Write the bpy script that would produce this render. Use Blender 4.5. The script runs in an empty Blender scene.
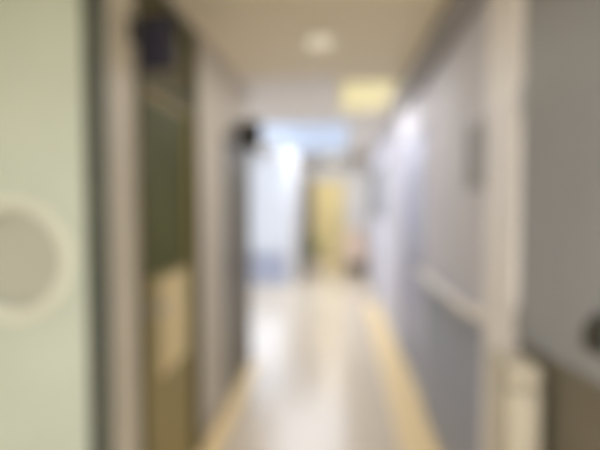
import bpy, bmesh, math, random
from mathutils import Vector, Matrix
random.seed(4)
S = bpy.context.scene
COL = S.collection
PI = math.pi

# ------------------------------------------------------------------ materials
def lin(c):
    out = []
    for v in c:
        v = v / 255.0
        out.append(v / 12.92 if v <= 0.04045 else ((v + 0.055) / 1.055) ** 2.4)
    return (*out, 1.0)

def mat(name, rgb, rough=0.6, metal=0.0, vary=0.04, scale=6.0, bump=0.0, spec=0.5, stretch=(1, 1, 1)):
    m = bpy.data.materials.new(name); m.use_nodes = True
    nt = m.node_tree; b = nt.nodes['Principled BSDF']
    b.inputs['Roughness'].default_value = rough
    b.inputs['Metallic'].default_value = metal
    b.inputs['Specular IOR Level'].default_value = spec
    tc = nt.nodes.new('ShaderNodeTexCoord'); mp = nt.nodes.new('ShaderNodeMapping')
    mp.inputs['Scale'].default_value = stretch
    nz = nt.nodes.new('ShaderNodeTexNoise'); nz.inputs['Scale'].default_value = scale; nz.inputs['Detail'].default_value = 5
    nt.links.new(tc.outputs['Object'], mp.inputs['Vector']); nt.links.new(mp.outputs['Vector'], nz.inputs['Vector'])
    rp = nt.nodes.new('ShaderNodeValToRGB')
    c = lin(rgb)
    rp.color_ramp.elements[0].position = 0.3; rp.color_ramp.elements[1].position = 0.7
    rp.color_ramp.elements[0].color = (*[v * (1 - vary) for v in c[:3]], 1)
    rp.color_ramp.elements[1].color = (*[min(1, v * (1 + vary)) for v in c[:3]], 1)
    nt.links.new(nz.outputs['Fac'], rp.inputs['Fac']); nt.links.new(rp.outputs['Color'], b.inputs['Base Color'])
    if bump:
        bp = nt.nodes.new('ShaderNodeBump'); bp.inputs['Strength'].default_value = bump; bp.inputs['Distance'].default_value = 0.002
        nt.links.new(nz.outputs['Fac'], bp.inputs['Height']); nt.links.new(bp.outputs['Normal'], b.inputs['Normal'])
    return m

def emit(name, rgb, strength, base=0.25):
    m = bpy.data.materials.new(name); m.use_nodes = True
    nt = m.node_tree; b = nt.nodes['Principled BSDF']
    c = lin(rgb)
    b.inputs['Base Color'].default_value = (base, base, base, 1)
    b.inputs['Roughness'].default_value = 0.5
    b.inputs['Emission Color'].default_value = c
    b.inputs['Emission Strength'].default_value = strength
    return m

def floor_mat():
    # one sheet of vinyl: pale cream field, tan margin strips along the corridor walls, faint speckle
    m = mat('vinyl_floor', (219, 206, 184), rough=0.22, vary=0.03, scale=40, spec=0.55)
    return m

M = {}
M['floor'] = floor_mat()
M['floor_tan'] = mat('vinyl_margin', (246, 220, 166), rough=0.35, vary=0.04, scale=40, spec=0.5)
M['ceiling'] = mat('ceiling_paint', (246, 236, 212), rough=0.9, bump=0.1, scale=60)
M['lobby_ceiling'] = mat('lobby_ceiling_paint', (244, 240, 234), rough=0.9, bump=0.1, scale=60)
M['wall_cream'] = mat('wall_cream_paint', (208, 200, 186), rough=0.8, bump=0.1, scale=50)
M['wall_white'] = mat('wall_white_paint', (228, 229, 230), rough=0.8, bump=0.1, scale=50)
M['wall_grey'] = mat('wall_pale_grey_paint', (212, 210, 218), rough=0.7, bump=0.1, scale=50)
M['wall_yellow'] = mat('wall_yellow_paint', (240, 236, 206), rough=0.8, bump=0.1, scale=50)
M['foyer_wall'] = mat('foyer_wall_paint', (214, 208, 188), rough=0.8, bump=0.1, scale=50)
M['dado'] = mat('grey_dado_vinyl', (152, 159, 176), rough=0.5, scale=30)
M['rail'] = mat('pale_rail_vinyl', (222, 218, 212), rough=0.35)
M['trunk'] = mat('grey_trunking', (160, 157, 157), rough=0.6)
M['jamb'] = mat('beige_trim_paint', (214, 208, 194), rough=0.5)
M['pilaster'] = mat('pinkish_beige_trim', (243, 239, 237), rough=0.5)
M['leaf_green'] = mat('pale_green_door_laminate', (193, 202, 190), rough=0.4, scale=3)
M['ring'] = mat('pale_cream_porthole_ring', (216, 219, 206), rough=0.3)
M['frost'] = mat('frosted_porthole_glass', (177, 179, 167), rough=0.3, scale=2, vary=0.06)
M['darkframe'] = mat('dark_green_grey_frame', (80, 85, 77), rough=0.5)
M['olive'] = mat('olive_glass', (96, 99, 58), rough=0.5, scale=3, vary=0.1, spec=0.08)
M['olive_wood_reflect'] = mat('olive_brown_wood_reflect', (164, 150, 102), rough=0.5, scale=8, vary=0.12, stretch=(6, 6, 0.6), spec=0.2)  # door wood, lightened so its colour holds the lit floor's reflection
M['transom'] = mat('dark_olive_transom', (112, 105, 72), rough=0.6, spec=0.1)
M['olive_frame'] = mat('olive_door_frame', (98, 95, 66), rough=0.65)
M['tan_rect'] = mat('tan_matte', (236, 218, 170), rough=0.6)
M['navy'] = mat('navy_sign', (32, 31, 50), rough=0.4)
M['charcoal'] = mat('charcoal_sign', (38, 38, 35), rough=0.4)
M['taupe_door'] = mat('taupe_door_laminate', (108, 104, 92), rough=0.45, scale=4)
M['taupe_frame'] = mat('taupe_door_frame', (108, 104, 92), rough=0.45)
M['lavender'] = mat('lavender_door_laminate', (168, 170, 192), rough=0.4, scale=3)
M['lav_frame'] = mat('lavender_door_frame', (204, 203, 212), rough=0.4)
M['grey_door'] = mat('grey_door_laminate', (154, 156, 160), rough=0.45, scale=3)
M['brown_lower'] = mat('brown_lower_matte', (112, 106, 92), rough=0.45)
M['steel'] = mat('brushed_steel', (168, 168, 166), rough=0.3, metal=1.0, scale=30)
M['darkmetal'] = mat('dark_bronze_metal', (66, 64, 58), rough=0.4, metal=0.4)
M['cream_bin'] = mat('cream_bin_enamel', (196, 189, 171), rough=0.4)
M['black'] = mat('black_rubber', (28, 28, 28), rough=0.7)
M['white'] = mat('white_plastic', (238, 234, 224), rough=0.4)
M['notice'] = mat('grey_green_notice_sheet', (140, 141, 134), rough=0.5)
M['notice_frame'] = mat('notice_frame_grey', (158, 156, 152), rough=0.4)
M['board'] = mat('grey_board_felt', (150, 150, 152), rough=0.9, scale=80)
M['board_frame'] = mat('board_frame_alu', (186, 186, 188), rough=0.4, metal=0.3)
M['slate'] = mat('slate_grey_door', (116, 116, 122), rough=0.45)
M['tan_fabric'] = mat('tan_chair_fabric', (238, 220, 204), rough=0.9, scale=60, bump=0.2)
M['wood'] = mat('chair_leg_wood', (132, 98, 66), rough=0.5, stretch=(8, 8, 1))
M['leafplant'] = mat('plant_leaf_green', (150, 172, 92), rough=0.5, vary=0.15)
M['stem'] = mat('plant_stem_green', (108, 122, 66), rough=0.6)
M['pot'] = mat('pale_plant_pot', (214, 208, 196), rough=0.5)
M['soil'] = mat('dark_soil', (70, 56, 44), rough=0.95, scale=80, bump=0.5)
M['winframe'] = mat('white_window_frame', (214, 220, 232), rough=0.4)
M['winpanel'] = mat('blue_grey_window_panel', (184, 192, 214), rough=0.4)
M['skirt'] = mat('grey_beige_skirting', (176, 166, 150), rough=0.5)
M['skirt_pale'] = mat('pale_blue_grey_skirting', (196, 200, 210), rough=0.5)
M['lightframe'] = mat('light_frame_white', (236, 232, 216), rough=0.4)
M['warm_light'] = emit('warm_light_diffuser', (255, 238, 168), 0.40)
M['cool_light'] = emit('cool_light_diffuser', (194, 218, 255), 0.42)
M['foyer_fill_light'] = emit('foyer_fill_diffuser', (250, 250, 255), 10.5)  # glow of the added light behind the viewer
M['dome_light'] = emit('dome_light_diffuser', (255, 240, 208), 0.36)
M['end_fill_light'] = emit('end_fill_diffuser', (255, 248, 228), 0.8)  # glow of the added light at the corridor end
M['room_light'] = emit('room_light_diffuser', (255, 238, 208), 4.6)
M['window_light'] = emit('daylit_frosted_pane', (234, 242, 255), 0.36)

# ------------------------------------------------------------------ mesh helpers
def box(bm, x0, x1, y0, y1, z0, z1, bev=0.0, rot=None):
    vs = [bm.verts.new((x, y, z)) for z in (z0, z1) for y in (y0, y1) for x in (x0, x1)]
    fs = [(0, 2, 3, 1), (4, 5, 7, 6), (0, 1, 5, 4), (2, 6, 7, 3), (0, 4, 6, 2), (1, 3, 7, 5)]
    faces = [bm.faces.new([vs[i] for i in f]) for f in fs]
    if bev:
        edges = list({e for f in faces for e in f.edges})
        bmesh.ops.bevel(bm, geom=edges, offset=bev, segments=2, affect='EDGES', profile=0.5)
    return bm

def tube(bm, pts, r, n=12, caps=True):
    pts = [Vector(p) for p in pts]
    rs = r if isinstance(r, (list, tuple)) else [r] * len(pts)
    rings = []
    for i, p in enumerate(pts):
        a = pts[max(i - 1, 0)]; b = pts[min(i + 1, len(pts) - 1)]
        d = (b - a).normalized()
        up = Vector((0, 0, 1)) if abs(d.z) < 0.95 else Vector((1, 0, 0))
        u = d.cross(up).normalized(); v = u.cross(d).normalized()
        rings.append([bm.verts.new(p + (u * math.cos(2 * PI * k / n) + v * math.sin(2 * PI * k / n)) * rs[i]) for k in range(n)])
    for i in range(len(rings) - 1):
        for k in range(n):
            bm.faces.new((rings[i][k], rings[i][(k + 1) % n], rings[i + 1][(k + 1) % n], rings[i + 1][k]))
    if caps:
        bm.faces.new(rings[0][::-1]); bm.faces.new(rings[-1])
    return bm

def lathe(bm, prof, c=(0, 0, 0), axis='Z', n=48):
    rings = []
    for r, h in prof:
        ring = []
        for k in range(n):
            a = 2 * PI * k / n
            p = (r * math.cos(a), r * math.sin(a), h) if axis == 'Z' else (r * math.cos(a), h, r * math.sin(a))
            ring.append(bm.verts.new((p[0] + c[0], p[1] + c[1], p[2] + c[2])))
        rings.append(ring)
    for i in range(len(rings) - 1):
        for k in range(n):
            bm.faces.new((rings[i][k], rings[i][(k + 1) % n], rings[i + 1][(k + 1) % n], rings[i + 1][k]))
    return rings

def NB(): return bmesh.new()

def obj(name, bm, m, parent=None, smooth=False):
    bmesh.ops.recalc_face_normals(bm, faces=bm.faces)
    me = bpy.data.meshes.new(name); bm.to_mesh(me); bm.free()
    me.materials.append(M[m])
    if smooth:
        for p in me.polygons: p.use_smooth = True
        try: me.set_sharp_from_angle(angle=math.radians(40))
        except Exception: pass
    o = bpy.data.objects.new(name, me); COL.objects.link(o)
    if parent is not None:
        o.parent = parent
        o.location = -Vector(parent.location) if parent.type == 'EMPTY' and not parent.get('local') else o.location
    return o

def tag(o, label=None, cat=None, group=None, kind=None):
    if label: o['label'] = label
    if cat: o['category'] = cat
    if group: o['group'] = group
    if kind: o['kind'] = kind
    return o

def thing(name, loc, label, cat, group=None, kind=None, local=False):
    o = bpy.data.objects.new(name, None); COL.objects.link(o); o.location = loc
    if local: o['local'] = 1
    o.empty_display_size = 0.1
    return tag(o, label, cat, group, kind)

def struct(name, bm, m, label, cat, smooth=False):
    return tag(obj(name, bm, m, None, smooth), label, cat, None, 'structure')

def B(*a, bev=0.0): return box(NB(), *a, bev=bev)

H = 2.55
XL, XR = -0.85, 0.62

# ------------------------------------------------------------------ setting: floor and ceiling
fl = struct('floor', B(-2.75, 1.75, -2.3, 14.2, -0.1, 0.0), 'floor', 'glossy pale cream vinyl floor running down the corridor', 'floor')
b = B(XR - 0.25, XR, 1.96, 7.2, 0.0, 0.002)
box(b, XL, XL + 0.12, 1.76, 4.4, 0.0, 0.002)
obj('margin_strip', b, 'floor_tan', fl)

struct('ceiling', B(-2.75, 1.75, -2.3, 3.9, H, H + 0.1), 'ceiling', 'warm beige painted ceiling over the near corridor', 'ceiling')
struct('ceiling.001', B(-2.75, 1.75, 3.9, 14.2, H, H + 0.1), 'lobby_ceiling', 'pale ceiling over the lobby beyond the beige ceiling', 'ceiling')

# ------------------------------------------------------------------ setting: walls
def wall_with_gaps_x(x0, x1, y0, y1, gaps, z1=H):
    """wall running along Y with door openings: gaps = [(ya, yb, ztop)]"""
    bm = NB(); y = y0
    for ya, yb, zt in sorted(gaps):
        if ya > y: box(bm, x0, x1, y, ya, 0, z1)
        box(bm, x0, x1, ya, yb, zt, z1); y = yb
    if y < y1: box(bm, x0, x1, y, y1, 0, z1)
    return bm

struct('wall_left', wall_with_gaps_x(XL - 0.12, XL, 1.76, 4.40, [(1.93, 2.76, 2.50), (3.40, 4.36, 2.02)]),
       'wall_cream', 'beige corridor wall on the left holding the olive and taupe doors', 'wall')
struct('wall_right', wall_with_gaps_x(XR, XR + 0.12, 2.02, 11.0, [(3.46, 4.76, 2.12)]),
       'wall_grey', 'pale pinkish grey corridor wall on the right', 'wall')
b = B(XL - 0.0, -0.70, 11.0, 11.12, 0, H); box(b, -0.70, 0.16, 11.0, 11.12, 2.12, H); box(b, 0.16, XR + 0.12, 11.0, 11.12, 0, H)
struct('wall_back', b, 'wall_white', 'white end wall around the opening to the yellow room', 'wall')
# lobby recess on the left, behind the corridor's left wall
struct('wall_lobby_side', B(-2.72, -2.6, 4.28, 8.92, 0, H), 'wall_white', 'white side wall of the lobby recess', 'wall')
struct('wall_lobby_front', B(-2.6, XL - 0.12, 4.28, 4.40, 0, H), 'wall_white', 'white wall backing the left corridor at the lobby', 'wall')
b = B(-2.6, -2.42, 8.8, 8.92, 0, H); box(b, -2.42, -0.97, 8.8, 8.92, 2.38, H); box(b, -0.97, XL, 8.8, 8.92, 0, H)
struct('wall_lobby_back', b, 'wall_white', 'white wall around the tall frosted lobby window', 'wall')
struct('wall_lobby_return', B(XL - 0.12, XL, 8.92, 11.12, 0, H), 'wall_white', 'white return wall between lobby window and end wall', 'wall')
# yellow room past the end wall
b = B(-1.5, 1.2, 13.6, 13.72, 0, H); box(b, -1.5, -1.38, 11.12, 13.6, 0, H); box(b, 1.08, 1.2, 11.12, 13.6, 0, H)
struct('wall_far_room', b, 'wall_yellow', 'yellow painted walls of the lit room at the corridor end', 'wall')
# foyer on the camera's side
b = B(-2.7, -1.47, 1.58, 1.76, 0, H); box(b, -1.47, -0.865, 1.58, 1.76, 2.48, H); box(b, -0.865, XL, 1.66, 1.76, 0, H)
struct('wall_front_left', b, 'foyer_wall', 'pale wall around the porthole door', 'wall')
struct('wall_front_right', B(0.74, 1.7, 1.70, 1.82, 0, H), 'foyer_wall', 'pale wall behind the open grey door', 'wall')
struct('wall_foyer_left', B(-2.72, -2.6, -2.2, 1.58, 0, H), 'foyer_wall', 'pale foyer wall on the left', 'wall')
struct('wall_foyer_right', B(1.6, 1.72, -2.2, 1.70, 0, H), 'foyer_wall', 'pale foyer wall on the right', 'wall')
struct('wall_foyer_back', B(-2.6, 1.6, -2.3, -2.2, 0, H), 'foyer_wall', 'pale foyer wall behind the viewer', 'wall')
# blind backs of the rooms behind the side doors
struct('wall_closet', B(-1.6, -0.98, 4.18, 4.28, 0, H), 'foyer_wall', 'partition behind the taupe door', 'wall')

# trims
struct('trim_1', B(XL - 0.02, -0.80, 1.585, 1.76, 0, H, bev=0.006), 'jamb', 'beige upright post between porthole door and olive door', 'trim')
struct('trim_2', B(0.60, 0.74, 1.68, 2.02, 0, H, bev=0.008), 'pilaster', 'pinkish beige upright post at the start of the right wall', 'trim')
b = B(0.535, XR, 2.02, 4.5, 2.38, H, bev=0.008)
for k in range(2): box(b, 0.531, XR - 0.002, 2.8 + k * 0.9, 2.84 + k * 0.9, 2.376, H - 0.002)
struct('trim_3', b, 'trunk', 'dark grey boxed trunking where right wall meets ceiling', 'trim')
b = B(XR - 0.012, XR, 2.02, 3.46, 0.0, 0.96, bev=0.003)
struct('trim_4', b, 'dado', 'grey lower wall covering below the handrail', 'trim')
struct('baseboard_left', B(XL, XL + 0.014, 2.78, 3.39, 0, 0.1, bev=0.003), 'skirt', 'beige skirting between the olive and taupe doors', 'baseboard')
b = B(XR - 0.014, XR, 4.80, 10.99, 0, 0.1, bev=0.003)
struct('baseboard_right', b, 'skirt_pale', 'pale skirting along the far right wall', 'baseboard')
struct('baseboard_back', B(0.17, XR - 0.015, 10.986, 11.0, 0, 0.1, bev=0.003), 'skirt_pale', 'pale skirting on the end wall', 'baseboard')

# ------------------------------------------------------------------ door helper: frame (3 sides) for a wall along Y
def frame_y(bm, xa, xb, ya, yb, zt, w=0.045):
    box(bm, xa, xb, ya, ya + w, 0, zt, bev=0.004)
    box(bm, xa, xb, yb - w, yb, 0, zt, bev=0.004)
    box(bm, xa, xb, ya + w, yb - w, zt - w, zt, bev=0.004)
    return bm

def lever(parent, base, out, along, m):
    """lever handle: rose at base, neck along `out`, grip along `along`"""
    base, out, along = Vector(base), Vector(out), Vector(along)
    h = obj('door_handle', tube(NB(), [base + out * 0.008, base + out * 0.045, base + out * 0.055 + along * 0.012, base + out * 0.055 + along * 0.12], 0.009), m, parent, True)
    obj('handle_rose', tube(NB(), [base, base + out * 0.01], 0.026, 24), m, h, True)
    return h

# door_1: porthole door, seen square-on at the left
d = thing('door_1', (-1.13, 1.55, 0), 'pale green door with a round porthole window at far left', 'door', kind='structure')
PX, PZ, PR = -1.13, 1.31, 0.182
def leaf_with_hole(x0, x1, z0, z1, ya, yb, cx, cz, r):
    bm = NB()
    angs = sorted([2 * PI * k / 64 for k in range(64)] + [math.atan2(z - cz, x - cx) % (2 * PI) for x in (x0, x1) for z in (z0, z1)])
    rows = []
    for a in angs:
        c, s = math.cos(a), math.sin(a)
        t = min([(x1 - cx) / c if c > 1e-9 else (x0 - cx) / c if c < -1e-9 else 1e9, (z1 - cz) / s if s > 1e-9 else (z0 - cz) / s if s < -1e-9 else 1e9])
        rows.append([bm.verts.new(p) for p in ((cx + r * c, ya, cz + r * s), (cx + t * c, ya, cz + t * s), (cx + t * c, yb, cz + t * s), (cx + r * c, yb, cz + r * s))])
    n = len(rows)
    for i in range(n):
        A, C = rows[i], rows[(i + 1) % n]
        for j in range(4):
            q = [A[j], A[(j + 1) % 4], C[(j + 1) % 4], C[j]]
            bm.faces.new(q)
    return bm
obj('door_panel', leaf_with_hole(-1.40, -0.876, 0.01, 2.42, 1.55, 1.60, PX, PZ, PR), 'leaf_green', d)
bm = NB(); lathe(bm, [(0.175, 1.552), (0.175, 1.536), (0.182, 1.528), (0.212, 1.528), (0.22, 1.536), (0.22, 1.552), (0.175, 1.552)], (PX, 0, PZ), 'Y', 72)
obj('porthole_ring', bm, 'ring', d, True)
bm = NB(); tube(bm, [(PX, 1.570, PZ), (PX, 1.578, PZ)], 0.182, 64)
obj('porthole_glass', bm, 'frost', d)
bm = NB()
box(bm, -0.872, -0.802, 1.545, 1.60, 0, 2.49, bev=0.004)
box(bm, -1.465, -1.405, 1.545, 1.60, 0, 2.49, bev=0.004)
box(bm, -1.405, -0.872, 1.545, 1.60, 2.425, 2.49, bev=0.004)
obj('door_frame', bm, 'darkframe', d)

# door_2: olive door on the left wall
d = thing('door_2', (XL, 2.345, 0), 'olive green glazed door with tan rectangle, on the left wall', 'door', kind='structure')
obj('door_frame', frame_y(NB(), XL - 0.12, XL + 0.012, 1.93, 2.76, 2.50, 0.05), 'olive_frame', d)
obj('transom_panel', B(XL - 0.05, XL - 0.025, 1.98, 2.71, 2.09, 2.45, bev=0.003), 'transom', d)
obj('transom_bar', B(XL - 0.10, XL + 0.008, 1.98, 2.71, 2.045, 2.095, bev=0.003), 'olive_frame', d)
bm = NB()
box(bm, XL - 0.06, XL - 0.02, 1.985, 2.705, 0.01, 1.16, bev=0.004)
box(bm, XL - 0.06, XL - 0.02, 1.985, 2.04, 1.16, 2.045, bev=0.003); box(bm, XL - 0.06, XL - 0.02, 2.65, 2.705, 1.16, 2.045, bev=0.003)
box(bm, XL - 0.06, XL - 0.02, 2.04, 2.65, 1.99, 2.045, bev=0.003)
obj('lower_panel', bm, 'olive_wood_reflect', d)
obj('glass_pane', B(XL - 0.045, XL - 0.033, 2.035, 2.655, 1.155, 1.995), 'olive', d)
obj('tan_rectangle', B(XL - 0.019, XL - 0.015, 2.20, 2.60, 0.66, 1.14), 'tan_rect', d)  # flat tan rectangle on the lower half of the door
lever(d, (XL - 0.02, 2.06, 1.02), (1, 0, 0), (0, 1, 0), 'steel')

# door_3: taupe door on the left wall
d = thing('door_3', (XL, 3.90, 0), 'dark taupe grey door at the far end of the left wall', 'door', kind='structure')
obj('door_frame', frame_y(NB(), XL - 0.12, XL + 0.012, 3.40, 4.36, 2.02, 0.05), 'taupe_frame', d)
obj('door_panel', B(XL - 0.05, XL - 0.01, 3.455, 4.305, 0.01, 1.965, bev=0.004), 'taupe_door', d)
lever(d, (XL - 0.01, 3.60, 1.02), (1, 0, 0), (0, 1, 0), 'darkmetal')

# door_4: lavender double-width door on the right wall
d = thing('door_4', (XR, 4.11, 0), 'lavender grey double door set in the right wall', 'door', kind='structure')
obj('door_frame', frame_y(NB(), XR - 0.012, XR + 0.12, 3.46, 4.76, 2.12, 0.05), 'lav_frame', d)
for ya, yb, hy, dr in ((3.515, 4.107, 4.03, -1), (4.113, 4.705, 4.19, 1)):
    p = obj('door_leaf', B(XR + 0.012, XR + 0.05, ya, yb, 0.01, 2.065, bev=0.004), 'lavender', d)
    h = lever(d, (XR + 0.012, hy, 1.02), (-1, 0, 0), (0, dr, 0), 'steel')
    obj('kick_plate', B(XR + 0.008, XR + 0.014, ya + 0.03, yb - 0.03, 0.04, 0.34), 'dado', p)

# door_5: grey door standing open at the right edge
d = thing('door_5', (0.608, 1.65, 0), 'grey open door with brown lower half at far right', 'door', kind='structure', local=True)
ang = math.atan2(-0.58, 0.095)
d.rotation_euler = (0, 0, ang)           # local +X runs along the leaf, local -Y faces the corridor
obj('door_panel', B(0, 0.52, 0.0, 0.04, 0.01, 2.40, bev=0.004), 'grey_door', d)
obj('brown_panel', B(0.008, 0.512, -0.006, 0.001, 0.02, 1.04, bev=0.002), 'brown_lower', d)  # browner tone over the lower part of the leaf
h = obj('door_handle', tube(NB(), [(0.40, -0.004, 1.135), (0.40, -0.035, 1.138), (0.40, -0.042, 1.145), (0.40, -0.042, 1.195), (0.40, -0.035, 1.202), (0.40, -0.004, 1.205)], 0.011), 'darkmetal', d, True)
obj('handle_plate', B(0.38, 0.42, -0.010, -0.003, 1.115, 1.225, bev=0.002), 'darkmetal', h)
bm = NB()
for z in (0.25, 1.1, 1.85): tube(bm, [(-0.006, 0.0, z - 0.05), (-0.006, 0.0, z + 0.05)], 0.009)
obj('hinge', bm, 'steel', d, True)

# door_6: slate door leaf standing open before the yellow room
d = thing('door_6', (-0.655, 10.985, 0), 'dark grey door standing open beside the yellow room', 'door', kind='structure', local=True)
d.rotation_euler = (0, 0, math.atan2(-0.70, -0.16))
obj('door_panel', B(0, 0.72, -0.02, 0.02, 0.01, 2.08, bev=0.004), 'slate', d)
h = obj('door_handle', tube(NB(), [(0.65, 0.02, 1.02), (0.65, 0.07, 1.02), (0.54, 0.07, 1.02)], 0.01), 'steel', d, True)
bm = NB()
box(bm, -0.70, -0.655, 10.985, 11.13, 0, 2.12); box(bm, 0.115, 0.165, 10.985, 11.13, 0, 2.12); box(bm, -0.655, 0.115, 10.985, 11.13, 2.075, 2.12)
struct('trim_5', bm, 'winframe', 'pale frame around the opening to the yellow room', 'trim')

# window_1: tall frosted daylit window in the lobby
w = thing('window_1', (-1.69, 8.8, 0), 'tall bright frosted window at the end of the lobby', 'window', kind='structure')
bm = NB()
for x in (-2.42, -1.965, -1.485, -1.02): box(bm, x, x + 0.05, 8.775, 8.87, 0, 2.38, bev=0.005)
for z in (0.0, 0.60, 2.33): box(bm, -2.40, -0.99, 8.78, 8.865, z, z + 0.05, bev=0.004)
obj('window_frame', bm, 'winframe', w)
for xa, xb in ((-2.37, -1.965), (-1.915, -1.485), (-1.435, -1.02)):
    obj('window_pane', B(xa, xb, 8.82, 8.83, 0.65, 2.33), 'window_light', w)
    obj('lower_panel', B(xa, xb, 8.815, 8.835, 0.05, 0.60), 'winpanel', w)

# ------------------------------------------------------------------ signs projecting from the left wall
def blade_sign(y, z, s, out, m, label):
    t = thing('projecting_sign', (XL, y, z), label, 'sign', 'projecting signs on the left wall')
    obj('sign_board', B(XL + 0.035, XL + out, y - 0.012, y + 0.012, z - s / 2, z + s / 2, bev=0.008), m, t)
    bk = obj('wall_bracket', B(XL - 0.0, XL + 0.012, y - 0.02, y + 0.02, z + 0.005, z + s / 2 - 0.01, bev=0.002), 'darkmetal', t)
    for zz in (z + 0.02, z + s / 2 - 0.025):
        obj('bracket_arm', tube(NB(), [(XL + 0.008, y, zz), (XL + 0.045, y, zz)], 0.006), 'darkmetal', bk, True)
blade_sign(1.88, 2.155, 0.22, 0.19, 'navy', 'navy square sign sticking out above the olive door')
blade_sign(3.66, 2.045, 0.22, 0.24, 'charcoal', 'charcoal square sign sticking out above the taupe door')

# ------------------------------------------------------------------ ceiling fittings
def panel_light(x0, x1, y0, y1, em, label, splits=1):
    t = thing('ceiling_light', ((x0 + x1) / 2, (y0 + y1) / 2, H), label, 'ceiling light')
    bm = NB(); w = 0.03
    box(bm, x0, x0 + w, y0, y1, H - 0.03, H, bev=0.003); box(bm, x1 - w, x1, y0, y1, H - 0.03, H, bev=0.003)
    box(bm, x0 + w, x1 - w, y0, y0 + w, H - 0.03, H, bev=0.003); box(bm, x0 + w, x1 - w, y1 - w, y1, H - 0.03, H, bev=0.003)
    L = (y1 - y0 - 2 * w) / splits
    for k in range(1, splits): box(bm, x0 + w, x1 - w, y0 + w + k * L - 0.012, y0 + w + k * L + 0.012, H - 0.028, H)
    obj('light_frame', bm, 'lightframe', t)
    for k in range(splits):
        obj('light_diffuser', B(x0 + w, x1 - w, y0 + w + k * L + (0.012 if k else 0), y0 + w + (k + 1) * L - (0.012 if k < splits - 1 else 0), H - 0.022, H - 0.012), em, t)
    return t
panel_light(-0.02, 0.50, 3.95, 5.25, 'warm_light', 'warm yellow rectangular ceiling light in the corridor')
panel_light(-1.15, 0.15, 5.9, 9.4, 'cool_light', 'wide pale blue ceiling light over the lobby', 3)
panel_light(-0.9, 0.3, -1.9, -0.4, 'foyer_fill_light', 'added unseen ceiling light over the foyer')  # added out of view to light the foreground
panel_light(-0.6, 0.3, 11.9, 12.9, 'room_light', 'warm ceiling light in the yellow room')

t = thing('ceiling_light', (-0.15, 10.2, H), 'added round ceiling light brightening the end wall', 'ceiling light')  # added fitting, put in to brighten the dim end wall
bm = NB(); lathe(bm, [(0.19, H), (0.20, H - 0.02), (0.19, H - 0.05), (0.17, H - 0.05), (0.17, H)], (-0.15, 10.2, 0), 'Z')
obj('light_rim', bm, 'lightframe', t, True)
bm = NB(); lathe(bm, [(0.17, H - 0.03), (0.168, H - 0.05), (0.12, H - 0.07), (0.0005, H - 0.08)], (-0.15, 10.2, 0), 'Z')
obj('light_diffuser', bm, 'end_fill_light', t, True)

t = thing('ceiling_light', (-0.13, 3.0, H), 'small round warm ceiling light on the beige ceiling', 'ceiling light')
bm = NB(); lathe(bm, [(0.0005, H), (0.115, H), (0.118, H - 0.012), (0.11, H - 0.022), (0.095, H - 0.022)], (-0.13, 3.0, 0), 'Z')
obj('light_rim', bm, 'lightframe', t, True)
bm = NB(); lathe(bm, [(0.097, H - 0.015), (0.095, H - 0.03), (0.065, H - 0.045), (0.0005, H - 0.052)], (-0.13, 3.0, 0), 'Z')
obj('light_diffuser', bm, 'dome_light', t, True)

# ------------------------------------------------------------------ right wall: handrail, notice, board
t = thing('handrail', (XR, 2.75, 1.03), 'pale handrail fixed above the grey lower wall on the right', 'handrail')
x = XR - 0.06
obj('rail', tube(NB(), [(XR - 0.005, 2.08, 1.03), (x + 0.015, 2.085, 1.03), (x, 2.11, 1.03), (x, 3.38, 1.03), (x + 0.015, 3.405, 1.03), (XR - 0.005, 3.41, 1.03)], 0.026, 16), 'rail', t, True)
for y in (2.3, 2.75, 3.2):
    obj('rail_bracket', tube(NB(), [(XR - 0.001, y, 0.985), (x, y, 0.99), (x, y, 1.01)], 0.009), 'steel', t, True)

t = thing('framed_notice', (XR, 2.21, 1.72), 'small grey framed notice above the near end of the handrail', 'notice')
bm = NB(); y0, y1, z0, z1 = 2.10, 2.32, 1.57, 1.87
box(bm, XR - 0.018, XR, y0, y0 + 0.015, z0, z1, bev=0.002); box(bm, XR - 0.018, XR, y1 - 0.015, y1, z0, z1, bev=0.002)
box(bm, XR - 0.018, XR, y0 + 0.015, y1 - 0.015, z0, z0 + 0.015, bev=0.002); box(bm, XR - 0.018, XR, y0 + 0.015, y1 - 0.015, z1 - 0.015, z1, bev=0.002)
obj('notice_frame', bm, 'notice_frame', t)
obj('notice_sheet', B(XR - 0.008, XR - 0.001, y0 + 0.014, y1 - 0.014, z0 + 0.014, z1 - 0.014), 'notice', t)

t = thing('notice_board', (XR, 7.9, 1.72), 'wide grey notice board on the far right wall', 'notice board')
bm = NB(); y0, y1, z0, z1 = 6.4, 9.8, 1.28, 2.12
box(bm, XR - 0.03, XR, y0, y0 + 0.04, z0, z1, bev=0.004); box(bm, XR - 0.03, XR, y1 - 0.04, y1, z0, z1, bev=0.004)
box(bm, XR - 0.03, XR, y0 + 0.04, y1 - 0.04, z0, z0 + 0.04, bev=0.004); box(bm, XR - 0.03, XR, y0 + 0.04, y1 - 0.04, z1 - 0.04, z1, bev=0.004)
obj('board_frame', bm, 'board_frame', t)
obj('felt_panel', B(XR - 0.016, XR - 0.002, y0 + 0.035, y1 - 0.035, z0 + 0.035, z1 - 0.035), 'board', t)

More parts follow.
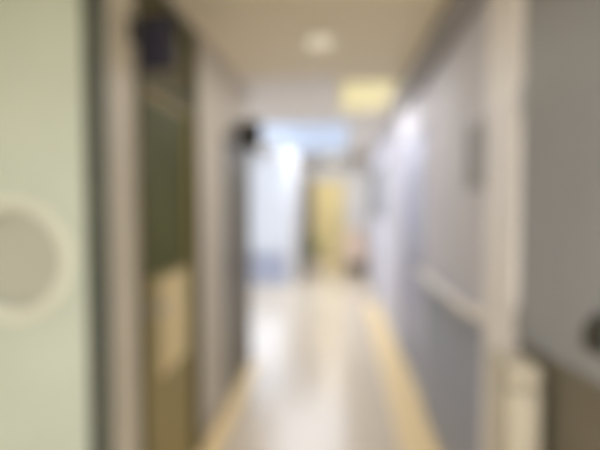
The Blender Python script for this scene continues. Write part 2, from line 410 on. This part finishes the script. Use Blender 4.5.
# ------------------------------------------------------------------ slim cream bin by the right post
bx0, bx1, by0, by1 = 0.502, 0.596, 1.42, 1.64
t = thing('pedal_bin', ((bx0 + bx1) / 2, (by0 + by1) / 2, 0), 'slim cream bin standing against the beige right post', 'bin')
obj('bin_body', B(bx0, bx1, by0, by1, 0.03, 0.95, bev=0.012), 'cream_bin', t, True)
obj('bin_base', B(bx0 + 0.004, bx1 - 0.004, by0 + 0.004, by1 - 0.004, 0.0, 0.035), 'black', t)
ld = obj('bin_lid', B(bx0 - 0.003, bx1 + 0.002, by0 - 0.004, by1 + 0.002, 0.955, 1.02, bev=0.018), 'cream_bin', t, True)
obj('lid_hinge', tube(NB(), [(bx1 - 0.008, by0 + 0.05, 0.952), (bx1 - 0.008, by1 - 0.05, 0.952)], 0.006), 'steel', ld, True)
obj('foot_pedal', B(bx0 - 0.045, bx0 + 0.01, 1.48, 1.58, 0.012, 0.024, bev=0.004), 'black', t)

# ------------------------------------------------------------------ far end: armchair and plant
cx, cy = 0.33, 10.45
t = thing('armchair', (cx, cy, 0), 'tan upholstered armchair against the end wall', 'chair')
obj('seat', B(cx - 0.20, cx + 0.20, cy - 0.28, cy + 0.22, 0.28, 0.46, bev=0.04), 'tan_fabric', t, True)
bm = B(cx - 0.22, cx + 0.22, cy + 0.20, cy + 0.32, 0.26, 0.98, bev=0.045)
obj('backrest', bm, 'tan_fabric', t, True)
for s in (-1, 1):
    xa, xb = sorted((cx + s * 0.20, cx + s * 0.265))
    obj('armrest', B(xa, xb, cy - 0.28, cy + 0.24, 0.22, 0.64, bev=0.025), 'tan_fabric', t, True)
    for yy in (-0.23, 0.24):
        obj('leg', tube(NB(), [(cx + s * 0.21, cy + yy, 0.0), (cx + s * 0.20, cy + yy, 0.26)], [0.014, 0.022]), 'wood', t, True)

px, py = -0.54, 9.7
t = thing('potted_plant', (px, py, 0), 'leafy green plant in a pale pot before the dark grey door', 'plant')
bm = NB(); lathe(bm, [(0.0005, 0.0), (0.10, 0.0), (0.105, 0.01), (0.14, 0.36), (0.15, 0.37), (0.15, 0.40), (0.135, 0.40), (0.13, 0.34), (0.0005, 0.34)], (px, py, 0), 'Z', 32)
pt = obj('pot', bm, 'pot', t, True)
bm = NB(); lathe(bm, [(0.0005, 0.355), (0.07, 0.36), (0.128, 0.35)], (px, py, 0), 'Z', 24)
obj('soil', bm, 'soil', pt, True)
sm, lm = NB(), NB()
for k in range(26):
    a = k * 2.399; lean = 0.05 + 0.13 * random.random(); h = 0.62 + 0.38 * random.random()
    c, s = math.cos(a), math.sin(a)
    p0 = Vector((px + 0.04 * c, py + 0.04 * s, 0.35)); p1 = Vector((px + lean * 0.6 * c, py + lean * 0.6 * s, 0.35 + (h - 0.35) * 0.6)); p2 = Vector((px + lean * c, py + lean * s, h))
    tube(sm, [p0, p1, p2], [0.006, 0.005, 0.003], 6)
    for j in range(4):
        q = p1.lerp(p2, j / 3); b2 = a + random.uniform(-1.2, 1.2)
        dx = Vector((math.cos(b2), math.sin(b2), 0.35)); dx.normalize(); sd = Vector((-math.sin(b2), math.cos(b2), 0))
        L = 0.09 + 0.04 * random.random(); W = 0.028
        pts = [q, q + dx * L * 0.45 + sd * W, q + dx * L * 0.9 + Vector((0, 0, -0.02)), q + dx * L * 0.45 - sd * W, q + dx * L * 0.45 + Vector((0, 0, -0.006))]
        v = [lm.verts.new(p) for p in pts]
        for tri in ((0, 1, 4), (1, 2, 4), (2, 3, 4), (3, 0, 4)): lm.faces.new([v[i] for i in tri])
obj('stem', sm, 'stem', t, True)
obj('foliage', lm, 'leafplant', t)

# ------------------------------------------------------------------ world and lamps
W = bpy.data.worlds.new('World'); S.world = W; W.use_nodes = True
W.node_tree.nodes['Background'].inputs[0].default_value = (0.7, 0.8, 1.0, 1)
W.node_tree.nodes['Background'].inputs[1].default_value = 0.3

def lamp(name, loc, sx, sy, watt, rgb, rot=(0, 0, 0)):
    l = bpy.data.lights.new(name, 'AREA'); l.shape = 'RECTANGLE'; l.size = sx; l.size_y = sy
    l.energy = watt; l.color = lin(rgb)[:3]
    o = bpy.data.objects.new(name, l); COL.objects.link(o); o.location = loc; o.rotation_euler = rot
    return o
lamp('corridor_panel_lamp', (0.10, 4.55, H - 0.04), 0.2, 1.1, 9, (250, 250, 255))
lamp('lobby_panel_lamp', (-0.5, 7.65, H - 0.04), 1.2, 3.3, 31, (244, 246, 255))
lamp('dome_lamp', (-0.13, 3.0, H - 0.08), 0.15, 0.15, 2.6, (255, 250, 244))
lamp('end_fill_lamp', (-0.15, 10.2, H - 0.1), 0.34, 0.34, 4.8, (255, 246, 232))  # fill under the added round light, lifts the corridor end
lamp('window_daylight', (-1.7, 8.76, 1.5), 1.3, 1.6, 8, (222, 234, 255), (PI / 2, 0, PI))

# ------------------------------------------------------------------ camera: phone-like lens, focused close, so the corridor is soft
cd = bpy.data.cameras.new('camera'); cam = bpy.data.objects.new('camera', cd); COL.objects.link(cam)
FPX = 471.0
cd.sensor_width = 36.0; cd.lens = FPX / 600 * 36
cam.location = (0, 0, 1.5)
cam.rotation_euler = (PI / 2 - math.atan(20 / FPX), 0, math.atan(40 / FPX))
cd.clip_start = 0.02
cd.dof.use_dof = True; cd.dof.focus_distance = 0.15; cd.dof.aperture_fstop = 3.4
S.camera = cam

S.view_settings.view_transform = 'Standard'; S.view_settings.look = 'None'
S.view_settings.exposure = 0.82; S.view_settings.gamma = 1.0
S.view_settings.use_curve_mapping = False
